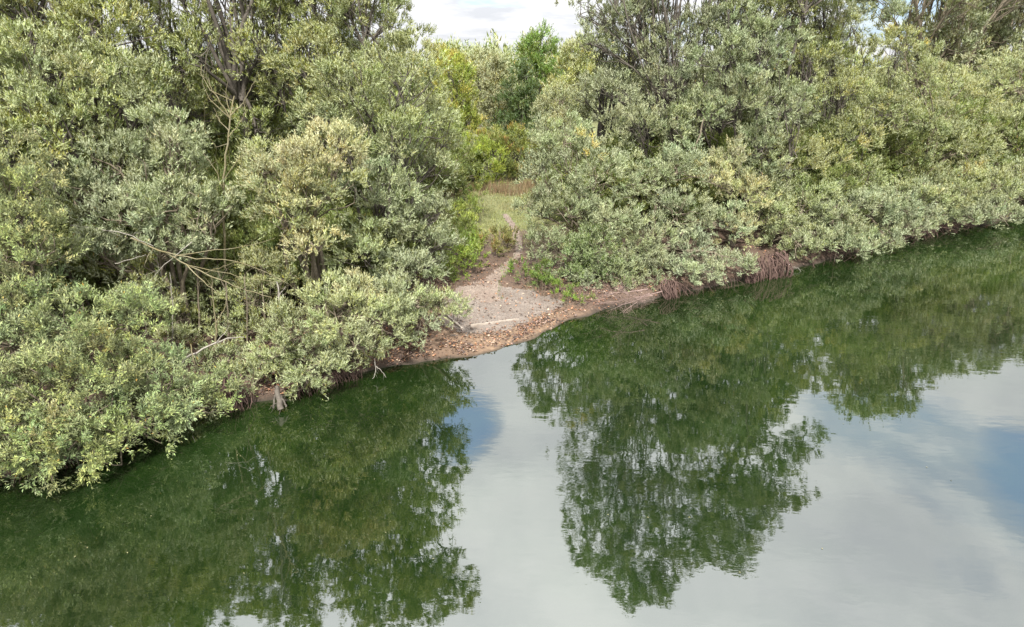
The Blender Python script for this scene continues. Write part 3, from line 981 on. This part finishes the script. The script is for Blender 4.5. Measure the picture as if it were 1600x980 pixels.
back_tree('broadleaf_tree', 'dark green tree in the middle of the gap behind the clearing', 'tree', 818, 56,
          [(818, 118, 56, .8), (812, 145, 56, 1.2), (830, 165, 55.5, 1.1), (800, 175, 56, 1.1), (820, 200, 55, 1.3), (792, 205, 56, 1.0), (842, 200, 55.5, .9), (815, 228, 54.5, 1.2)], .24, 1.25, DARK, th=2)
back_tree('broadleaf_tree', 'mid green broad tree topping the gap behind the dark tree', 'tree', 842, 70,
          [(842, 72, 70, 1.4), (828, 92, 70, 1.5), (855, 98, 70, 1.4), (840, 120, 69, 1.6), (858, 130, 69, 1.3)], .28, 1.1, (0.065, 0.12, 0.025), th=4)
back_tree('willow_tree', 'greyish pale willow in the gap left of the dark tree', 'willow', 768, 60,
          [(765, 118, 60, 1.3), (748, 130, 60, 1.1), (782, 135, 60, 1.2), (765, 155, 59, 1.6), (745, 170, 59, 1.2), (775, 185, 58, 1.6), (750, 205, 58, 1.3), (780, 105, 61, .9)], .25, 1.1, (0.16, 0.165, 0.09), M_leaf, M_bark, th=2)
back_tree('birch_tree', 'yellow-green upright tree at the left side of the gap', 'tree', 715, 50,
          [(706, 112, 50, .8), (722, 125, 50, .8), (712, 145, 49.5, 1.0), (728, 160, 49.5, .9), (712, 185, 49, 1.0), (733, 195, 49, .8), (700, 98, 51, .6), (722, 210, 48.5, .9)], .2, 1.1, (0.13, 0.165, 0.03), th=2, gold=(GOLD, .15))
back_tree('golden_tree', 'small golden topped tree at the far left of the gap skyline', 'tree', 700, 66,
          [(697, 98, 66, 1.1), (712, 108, 66, 1.0), (685, 112, 66, 1.2), (700, 128, 65, 1.5), (680, 85, 67, .7)], .26, 1.1, (0.18, 0.17, 0.035), th=3)
back_tree('willow_tree', 'pale yellowish willow behind the right side of the gap', 'willow', 900, 52,
          [(900, 95, 52, 1.2), (885, 112, 52, 1.1), (915, 120, 51, 1.2), (895, 140, 51, 1.3), (875, 150, 50, 1.0), (912, 80, 53, .8), (880, 175, 49, 1.2)], .22, 1.1, (0.17, 0.185, 0.06), M_leaf, M_bark, th=3)
back_tree('willow_bush', 'soft grey willow scrub between the dark tree and the domed bush', 'willow bush', 868, 40,
          [(868, 165, 40, .8), (855, 185, 40, .8), (882, 185, 39, .8), (865, 205, 38.5, .9), (875, 150, 41, .7)], .2, 1.1, (0.15, 0.16, 0.085), M_leaf, M_bark, th=1)
pw = back_tree('scrub_tree', 'grey-brown scrub tree in the far treeline left of the pale willow', 'tree', 740, 78,
               [(740, 108, 78, 1.5), (728, 118, 78, 1.3), (752, 120, 78, 1.4), (740, 135, 77, 1.8)], .3, 1.0, (0.14, 0.145, 0.075), M_leaf, M_bark, th=3)
back_tree('tall_scrub_tree', 'bare-topped pale tree on the skyline of the gap', 'tree', 758, 84,
          [(757, 92, 84, 1.0, None, .5), (765, 100, 84, 1.3, None, .7), (752, 104, 84, 1.2), (760, 118, 83, 1.8), (775, 110, 84, 1.3)], .3, .9, (0.15, 0.16, 0.10), M_leaf, M_bark, th=5)
# the wood that closes the view, one mass
lobes = []
for i in range(55):
    ang = rng.uniform(-1.0, 1.05)
    R_ = rng.uniform(82, 120)
    x, y = R_ * math.tan(ang) if abs(ang) < .9 else R_ * 1.25 * np.sign(ang), R_
    h = rng.uniform(2.5, 8.6)
    lobes.append((np.array([x, y, h]), rng.uniform(2.2, 3.4), np.array(random.choice([SAGE, OLIVE, GREEN, (0.10, .13, .05), (0.14, .15, .07)]))))
for i in range(60):
    px = rng.uniform(560, 960)
    Y = rng.uniform(80, 98)
    lobes.append((at(px, rng.uniform(108, 190), Y), rng.uniform(1.5, 2.6), np.array(random.choice([SAGE, OLIVE, GREEN, (0.13, .15, .06), (0.15, .16, .08)]))))
TRI[0] = True
me, cs = crown_mesh('wood', lobes, .6, .55, OLIVE, (0, 0, 0), clump=.6)
tag(link('distant_wood', me, M_leaf), 'far wood of mixed grey-green and olive trees closing the view behind the gap', 'wood', kind='stuff')
tag(bpy.data.objects['distant_wood'], kind='stuff')

# ------------------------------------------------------------------ herbs, grass, brambles
def herb(label, px, py, Y, rows, tint, L=.10, cover=1.1, m=None, **kw):
    lob = LB(rows)
    b = at(px, py, Y)
    base = np.array([b[0], b[1], hz(b[0], b[1]) - .03])
    root = empty('herb_clump', base)
    tag(root, label, 'plants')
    t2 = Tubes()
    for lb in lob:
        for _ in range(7):
            e = np.asarray(lb[0]) + rng.normal(size=3) * lb[1] * .5
            gx, gy = e[0] + rng.normal() * .1, e[1] + rng.normal() * .1
            t2.add(curve_pts((gx, gy, hz(gx, gy) - .03), e, 5, .05), .010, .004, 4)
    tag(t2.build('stem', M_bark, root, base), kind='stuff')
    me, _ = crown_mesh('foliage', lob, L, cover, tint, base, clump=.3, **kw)
    tag(link('foliage', me, m or M_green, root), kind='stuff')


herb('lush green nettles left of the path under the willow', 722, 425, 24, [(702, 420, 23.2, .35), (725, 412, 23.8, .4), (745, 405, 24.3, .35), (712, 395, 24.8, .45), (735, 385, 25.5, .45), (700, 372, 26, .45)], (0.085, 0.135, 0.022))
herb('taller pale green herbs behind the nettles left of the clearing', 735, 350, 29, [(718, 360, 27.5, .4), (738, 352, 28.5, .35), (712, 335, 29, .4), (735, 325, 30.5, .4), (742, 305, 32, .35)], (0.12, 0.16, 0.04))
herb('brown bramble mound beside the path at the clearing edge', 785, 390, 27, [(770, 392, 26, .3), (788, 384, 26.4, .32), (760, 380, 26.8, .3), (780, 370, 27.2, .3), (800, 374, 27, .25)], (0.10, 0.10, 0.035), gold=(RUST, .3))
herb('dark green low weeds right of the path at the foot of the domed bush', 835, 440, 23.5, [(822, 432, 23.4, .22), (845, 440, 23, .25), (868, 448, 22.9, .22), (810, 418, 24, .22), (850, 425, 23.8, .3), (895, 455, 22.8, .2)], (0.06, 0.11, 0.018), L=.07)
herb('green sprouts in the leaf litter at the beach right end', 900, 468, 22.3, [(885, 467, 22.2, .12), (905, 470, 22.3, .13), (925, 466, 22.7, .12), (870, 460, 22.4, .1)], (0.09, 0.15, 0.02), L=.06)


def blades(name, pts, h, w, tint, spread=.25, m=None, lab=None):
    n = len(pts)
    H = h * rng.uniform(.5, 1.3, n)
    a = rng.random(n) * 2 * PI
    s = np.stack([np.cos(a), np.sin(a), np.zeros(n)], 1)
    lean = rng.normal(size=(n, 3)) * spread
    lean[:, 2] = 1
    lean = norm(lean)
    V = np.stack([pts - s * w / 2, pts + s * w / 2, pts + lean * H[:, None]], 1).reshape(-1, 3)
    T = np.repeat(tint * (1 + rng.normal(size=(n, 1)) * .2), 3, 0)
    return tag(link(name, mesh_np(name, V, np.arange(3 * n).reshape(-1, 3), np.clip(T, .01, .6)), m or M_green), lab, kind='stuff')


def scatter(n, x0, x1, y0, y1, dens):
    x, y = rng.uniform(x0, x1, n), rng.uniform(y0, y1, n)
    k = rng.random(n) < dens(x, y)
    x, y = x[k], y[k]
    return np.stack([x, y, height(x, y)], 1)


gp = scatter(90000, -6, 6, 25.5, 42, lambda x, y: (sdist(x, y) > 4.5) * (1 - in_path(x, y) * .9) * np.clip((y - 26) / 2, 0.1, 1) * np.clip(0.35 + 1.2 * (fbm(x * .8, y * .8) - .4), .1, 1))
f = fbm(gp[:, 0] * .5 + 3, gp[:, 1] * .5)[:, None]
blades('grass', gp, .12, .022, np.array([0.15, 0.19, 0.05]) * f * 1.5 + np.array([0.24, 0.19, 0.10]) * (1 - f), .6, lab='short yellowish grass in the clearing')
gp = scatter(14000, -5, 7, 36.5, 41, lambda x, y: np.clip((fbm(x * 1.1, y * 1.3) - .42) * 4, 0, 1))
blades('dry_grass', gp, .5, .03, np.array([0.20, 0.14, 0.08])[None].repeat(len(gp), 0), .25, lab='tall reddish dry grass at the back of the clearing')
gp = scatter(60000, -.5, 5, 21, 26.5, lambda x, y: np.minimum(1, 1.3 * np.exp(-(((x - .75) / .75) ** 2 + ((y - 23.6) / 1.0) ** 2)) + np.exp(-(((x - 2.4) / 1.6) ** 2 + ((y - 22.5) / .5) ** 2))) * (sdist(x, y) > .7) * (in_path(x, y) > .2))
blades('grass', gp, .15, .022, np.array([0.11, 0.20, 0.03])[None].repeat(len(gp), 0), .5, lab='fresh green grass under the domed bush by the path')

# fallen leaves: thick on the strip by the water, thinner up the bank
def litter(name, P, L, tints, lab, lift=.012):
    TRI[0] = False
    n = len(P)
    P = P + np.array([0, 0, 1]) * rng.uniform(lift, lift + .03, n)[:, None]
    a = rng.random(n) * 2 * PI
    d = norm(np.stack([np.cos(a), np.sin(a), rng.normal(size=n) * .35], 1))
    nn = norm(rng.normal(size=(n, 3)) * .45 + [0, 0, 1])
    LL = L * rng.uniform(.6, 1.3, n)
    T = np.asarray(tints)[rng.integers(0, len(tints), n)]
    V, F, T = leaves(P, d, nn, LL, LL * rng.uniform(.5, .8, n), T)
    return tag(link(name, mesh_np(name, V, F, T), M_litter), lab, kind='stuff')


BR = [(0.21, .10, .055), (0.24, .15, .09), (0.15, .085, .055), (0.28, .21, .15), (0.10, .065, .05), (0.20, .13, .10), (0.27, .14, .07), (.12, .085, .07), (.08, .055, .045)]
lp = scatter(130000, -6.5, 9, 15.5, 26, lambda x, y: (lambda s: (s > .04) * np.clip(3.2 * (fbm(x * 2.3, y * 2.3) - .33), .12, 1.2) * (np.exp(-((s - .55) / .55) ** 2) * np.clip(1.0 - (x + 3) * .09, .25, 1) + .10 + .25 * (fbm(x * 1.5, y * 1.5) > .55) * (s < 4.5)) * (s < 6) * np.where(in_beach(x, y), .22, 1))(sdist(x, y)))
litter('fallen_leaves', lp, .085, BR, 'orange-brown fallen leaves strewn along the water edge of the beach')
lp = scatter(30000, -14, 34, 10, 44, lambda x, y: (lambda s: (s > .05) * (s < 3))(sdist(x, y)) * 1.0)
litter('fallen_leaves', lp, .10, BR, 'dark leaf litter lying under the willows along both banks')
# pale stones of the gravel patch
def stones(name, P, r, lab):
    base = norm(np.array([[1, 0, 0], [-1, 0, 0], [0, 1, 0], [0, -1, 0], [0, 0, 1], [0, 0, -1]], float))
    Fb = np.array([[0, 2, 4], [2, 1, 4], [1, 3, 4], [3, 0, 4], [2, 0, 5], [1, 2, 5], [3, 1, 5], [0, 3, 5]])
    n = len(P)
    sc = r * rng.uniform(.5, 1.4, (n, 1, 3)) * np.array([1, 1, .6])
    V = (P[:, None] + base[None] * sc + rng.normal(size=(n, 6, 3)) * r * .15).reshape(-1, 3)
    F = (Fb[None] + (np.arange(n) * 6)[:, None, None]).reshape(-1, 3)
    return tag(link(name, mesh_np(name, V, F, None, True), M_stone), lab, kind='stuff')


spn = scatter(16000, -3, 4, 17.5, 24, lambda x, y: in_beach(x, y) * .55)
stones('gravel', spn + [0, 0, .012], .022, 'loose pale pebbles on the little beach')
# floating leaves on the lake
TRI[0] = False
n = 45
px, py = rng.uniform(60, 1500, n), rng.uniform(480, 900, n)
P = np.array([on_level(a, b) for a, b in zip(px, py)])
P = P[sdist(P[:, 0], P[:, 1]) < -.3]
a = rng.random(len(P)) * 2 * PI
V, F, T = leaves(P + [0, 0, .008], np.stack([np.cos(a), np.sin(a), 0 * a], 1), np.tile([0, 0, 1.0], (len(P), 1)), rng.uniform(.025, .05, len(P)), np.full(len(P), .022), np.tile([0.14, .13, .06], (len(P), 1)))
tag(link('floating_leaves', mesh_np('floating_leaves', V, F, T), M_litter), 'tiny pale leaves floating scattered on the green water', kind='stuff')

# ------------------------------------------------------------------ dead wood
THIN = .68


def stick(name, label, cat, rows, m, sprouts=0, depth=1, up=.3, ln=.5, parts='branch', group=None):
    """rows: polylines ((px,py,Y)..., r0, r1); the first is the stem, the rest are its branches"""
    P0 = [at(*q_) for q_ in rows[0][0]]
    base = P0[0]
    root = empty(name, base)
    tag(root, label, cat, group)
    for i, (poly, r0, r1) in enumerate(rows):
        P = np.array([at(*q_) for q_ in poly])
        t = np.linspace(0, 1, len(P))
        tt = np.linspace(0, 1, max(9, len(P) * 3))
        # smooth through the points
        Q = np.stack([np.interp(tt, t, P[:, k]) for k in range(3)], 1)
        Q[1:-1] = (Q[:-2] + 2 * Q[1:-1] + Q[2:]) / 4
        Q[1:-1] += rng.normal(size=Q[1:-1].shape) * .012
        r0, r1 = r0 * THIN, r1 * THIN
        tb = Tubes()
        tb.add(Q, r0, r1, 6)
        if sprouts:
            tw = Tubes()
            sprout(tw, Q, r0 * .5, depth, sprouts, ln, up, 4)
            tag(tw.build('twig', m, root, base), kind='stuff')
        tb.build('stem' if i == 0 else parts, m, root, base)
    return root


stick('dead_tree', 'bare dead tree with yellow lichen forking above the silvery willow mound', 'dead tree',
      [([(352, 420, 17.9), (350, 330, 17.8), (349, 282, 17.7), (356, 220, 17.6), (360, 178, 17.6), (366, 150, 17.7)], .05, .02),
       ([(359, 185, 17.6), (345, 160, 17.5), (330, 140, 17.4), (326, 122, 17.4)], .028, .010),
       ([(360, 180, 17.6), (378, 165, 17.6), (385, 150, 17.5), (398, 128, 17.4)], .028, .010), ([(350, 300, 17.7), (335, 262, 17.6), (318, 240, 17.6)], .02, .006), ([(349, 282, 17.7), (372, 250, 17.6), (392, 235, 17.5)], .02, .006), ([(360, 178, 17.6), (352, 150, 17.6), (356, 128, 17.5)], .02, .007),
       ([(356, 215, 17.6), (372, 196, 17.6), (384, 178, 17.5), (380, 160, 17.5)], .022, .008),
       ([(358, 205, 17.6), (340, 185, 17.6), (334, 168, 17.6)], .02, .007)], M_lichen, 3, 1)
stick('fallen_branch', 'pale fallen branch slanting up out of the water edge on the left bank', 'branch',
      [([(278, 572, 15.0), (300, 553, 15.1), (338, 535, 15.3), (358, 528, 15.5), (382, 527, 15.7)], .045, .012),
       ([(338, 535, 15.3), (352, 520, 15.4), (358, 508, 15.4)], .016, .006)], M_pale)
stick('broken_stick', 'broken yellowish stick hanging against the fallen branch', 'branch',
      [([(298, 538, 15.0), (302, 560, 14.9), (308, 585, 14.9)], .024, .016)], M_lichen)
stick('fallen_branch', 'long lichen-yellow branches arching right over the dark hollow of the left bank', 'branch',
      [([(205, 372, 16.2), (250, 392, 16.1), (292, 414, 16.0), (348, 440, 16.0), (380, 452, 16.0), (425, 465, 16.0)], .034, .010),
       ([(250, 392, 16.1), (300, 404, 15.9), (350, 405, 15.9), (400, 418, 16.0), (445, 440, 16.1)], .022, .007), ([(292, 414, 16.0), (340, 425, 15.9), (390, 436, 15.9), (430, 440, 16.0)], .014, .004), ([(240, 388, 16.1), (228, 405, 16), (222, 430, 15.9)], .014, .005), ([(320, 428, 16.0), (350, 415, 15.9), (372, 408, 15.9)], .012, .004),
       ([(292, 414, 16.0), (318, 440, 15.8), (345, 462, 15.8)], .024, .008),
       ([(270, 402, 16.0), (320, 392, 16.0), (370, 388, 16.1), (430, 372, 16.3)], .018, .006)], M_lichen, 2, 1, .1, .4)
stick('fallen_branch', 'grey bare branches spreading below the silvery willow mound', 'branch',
      [([(110, 352, 16.6), (160, 358, 16.4), (200, 366, 16.2), (240, 385, 16.1)], .026, .01),
       ([(180, 412, 16.0), (205, 405, 15.9), (228, 398, 15.9)], .018, .006),
       ([(300, 378, 16.3), (255, 415, 16.0), (235, 440, 15.9)], .016, .006)], M_pale, 2, 1, .2, .5)
stick('dead_tree', 'forked yellowish sapling standing in the dark hollow', 'dead tree',
      [([(338, 575, 16.2), (338, 530, 16.2), (338, 504, 16.2)], .045, .035),
       ([(338, 504, 16.2), (332, 470, 16.2), (330, 430, 16.2)], .026, .012),
       ([(338, 504, 16.2), (350, 485, 16.2), (356, 462, 16.2)], .026, .012)], M_lichen, 1, 1)
for k, (px, y0, y1, Y, m_, r) in enumerate(((268, 530, 425, 16.6, M_pale, .022), (310, 560, 420, 17.5, M_bark, .05), (356, 560, 440, 17.3, M_bark, .05), (385, 560, 430, 17.0, M_bark, .035), (290, 540, 430, 17.8, M_bark, .03), (412, 545, 440, 17.4, M_bark, .04))):
    lab = ['thin bleached dead stem at the left side of the dark hollow', 'thickest bare stem in the middle of the dark hollow', 'bare stem behind the forked sapling', 'bare stem at the right of the dark hollow', 'slim stem behind the bleached stem of the hollow', 'bare stem just left of the bush on exposed roots'][k]
    stick('bare_sapling', lab, 'stem', [([(px, y0 + 30, Y), (px + 2, (y0 + y1) / 2, Y), (px - 3, y1, Y + .1)], r, r * .5)], m_, 3, 2, .5, .5)
stick('bleached_snag', 'short bleached snag sticking up between the yellow mound and the water bush', 'branch',
      [([(438, 478, 16.6), (436, 460, 16.6), (432, 440, 16.6)], .05, .02), ([(436, 462, 16.6), (446, 448, 16.6)], .02, .008)], M_pale)
stick('bare_branch', 'tan bare limb showing inside the tall dense willow', 'branch',
      [([(1085, 235, 27.5), (1092, 215, 27.6), (1100, 185, 27.8)], .05, .03), ([(1085, 235, 27.5), (1075, 225, 27.4), (1062, 210, 27.4)], .03, .012)], M_bark, 1)
def over(px, py, z):
    return (px, py, float(on_level(px, py, z)[1]))


THIN = .8
for k, rows in enumerate(([over(1012, 452, .75), over(980, 456, .75), over(940, 462, .6)], [over(1020, 462, .45), over(975, 468, .35), over(930, 476, .2)], [over(1015, 458, .6), over(1000, 468, .35), over(975, 487, .08)],
                          [over(960, 450, .9), over(985, 462, .55), over(1010, 474, .2)], [over(1035, 455, .6), over(1010, 462, .45), over(960, 482, .1)])):
    stick('brushwood', ['pale brushwood heap at the waterline below the silver bush, upper stick', 'pale twig of the brushwood lying towards the beach', 'pale twig of the brushwood reaching into the water', 'brushwood twig crossing from the bank down to the water', 'rightmost brushwood twig beside the pale root stump'][k], 'brushwood',
          [([q_ for q_ in rows], .02, .007)], M_brush, 9, 2, .35, .6)
stick('dead_branch', 'grey forked twig dipping into the water off the left bank', 'branch',
      [([(585, 560, 17.0), (588, 578, 16.8), (582, 592, 16.6)], .016, .006), ([(588, 572, 16.8), (598, 582, 16.7), (603, 590, 16.6)], .01, .005)], M_pale, 3, 1, -.3)
stick('dead_branch', 'thin grey twig curving over the water right of the red roots', 'branch',
      [([(1228, 425, 27.3), (1238, 417, 27.2), (1248, 420, 27.1), (1252, 426, 27.0)], .016, .007)], M_pale, 2, 1, -.1)

# plank edging on the beach: a real board half sunk in the gravel
def board(label, a, b, w, h):
    A = on_level(*a, 0.3); B = on_level(*b, 0.3)
    A[2], B[2] = hz(A[0], A[1]), hz(B[0], B[1])
    d = norm(B - A); s = norm(np.cross(d, [0, 0, 1]))
    n = 9
    V, F = [], []
    for i in range(n):
        p_ = A + (B - A) * i / (n - 1) + rng.normal(size=3) * .006
        for sx, sz_ in ((-1, -1), (1, -1), (1, 1), (-1, 1)):
            V.append(p_ + s * sx * w / 2 + np.array([0, 0, sz_ * h / 2 + h * .3]) + rng.normal(size=3) * .003)
    for i in range(n - 1):
        for k in range(4):
            F.append((i * 4 + k, i * 4 + (k + 1) % 4, i * 4 + 4 + (k + 1) % 4, i * 4 + 4 + k))
    F += [(3, 2, 1, 0), ((n - 1) * 4, (n - 1) * 4 + 1, (n - 1) * 4 + 2, (n - 1) * 4 + 3)]
    me = bpy.data.meshes.new('plank')
    me.from_pydata([tuple(v) for v in V], [], F)
    tag(link('plank', me, M_plank), label, 'plank')


board('pale wooden board edging the gravel towards the water', (735, 512), (810, 495), .07, .08)
board('short pale board half buried left of the long edging board', (692, 500), (722, 516), .06, .06)

# ------------------------------------------------------------------ exposed roots at the waterline
def roots(label, x0, x1, py, zt, n, group='exposed roots along the waterline', thick=.022, lean=.25):
    a, b = on_level(x0, py[0]), on_level(x1, py[1])
    base = (a + b) / 2
    root = empty('root_mass', (base[0], base[1], 0))
    tag(root, label, 'roots', group)
    d = norm(b - a); out = np.array([d[1], -d[0], 0])
    tb = Tubes()
    for i in range(n):
        t = rng.random()
        p0 = a + (b - a) * t - out * rng.uniform(.0, .25)
        p0[2] = zt * rng.uniform(.6, 1.15)
        e = a + (b - a) * np.clip(t + rng.normal() * .05, 0, 1) + out * rng.uniform(-.05, lean)
        e[2] = -.12
        pts = curve_pts(p0, e, 7, .13)
        p0[2] *= rng.uniform(.5, 1.1)
        pts[1:-1] += out * .10 * np.sin(np.linspace(0, PI, 7))[1:-1, None]
        tb.add(pts, thick * rng.uniform(.25, 1.1), thick * .3, 5)
        if rng.random() < .5:
            sprout(tb, pts, thick * .4, 1, 2, .35, -.4, 3)
    tag(tb.build('root', M_root, root, (base[0], base[1], 0)), kind='stuff')


roots('thick curtain of reddish hanging roots at the waterline of the right bank', 1165, 1205, (441, 434), .85, 75, thick=.034)
roots('second smaller curtain of reddish roots right of the thick curtain', 1206, 1228, (434, 430), .9, 42, thick=.034)
roots('pale brown root stump at the water below the silver bush', 1038, 1058, (466, 463), .6, 45, thick=.03)
roots('thin roots hanging in the shadow between stump and red curtain', 1065, 1160, (462, 446), .4, 34, thick=.010)
roots('pale twisted roots under the left end of the bush on the left bank', 352, 385, (640, 634), .8, 60, thick=.022)
stick('root_stump', 'thick single root stump standing in the water under the round bush', 'root stump',
      [([(432, 604, 15.3), (434, 615, 15.1), (439, 640, 14.9)], .065, .10), ([(434, 610, 15.15), (428, 622, 15.05), (427, 638, 14.9)], .03, .035), ([(436, 615, 15.1), (443, 626, 15.0), (447, 636, 14.95)], .025, .03)], M_darkbark, 3, 1, -.2, .6)
roots('tangle of thin roots under the right side of the round bush', 455, 560, (622, 588), .5, 90, thick=.012)
roots('thin brown roots below the drooping bush at the near left', 20, 330, (752, 645), .45, 120, thick=.012)
roots('thin dark roots at the far right waterline', 1260, 1520, (418, 354), .5, 110, thick=.016)
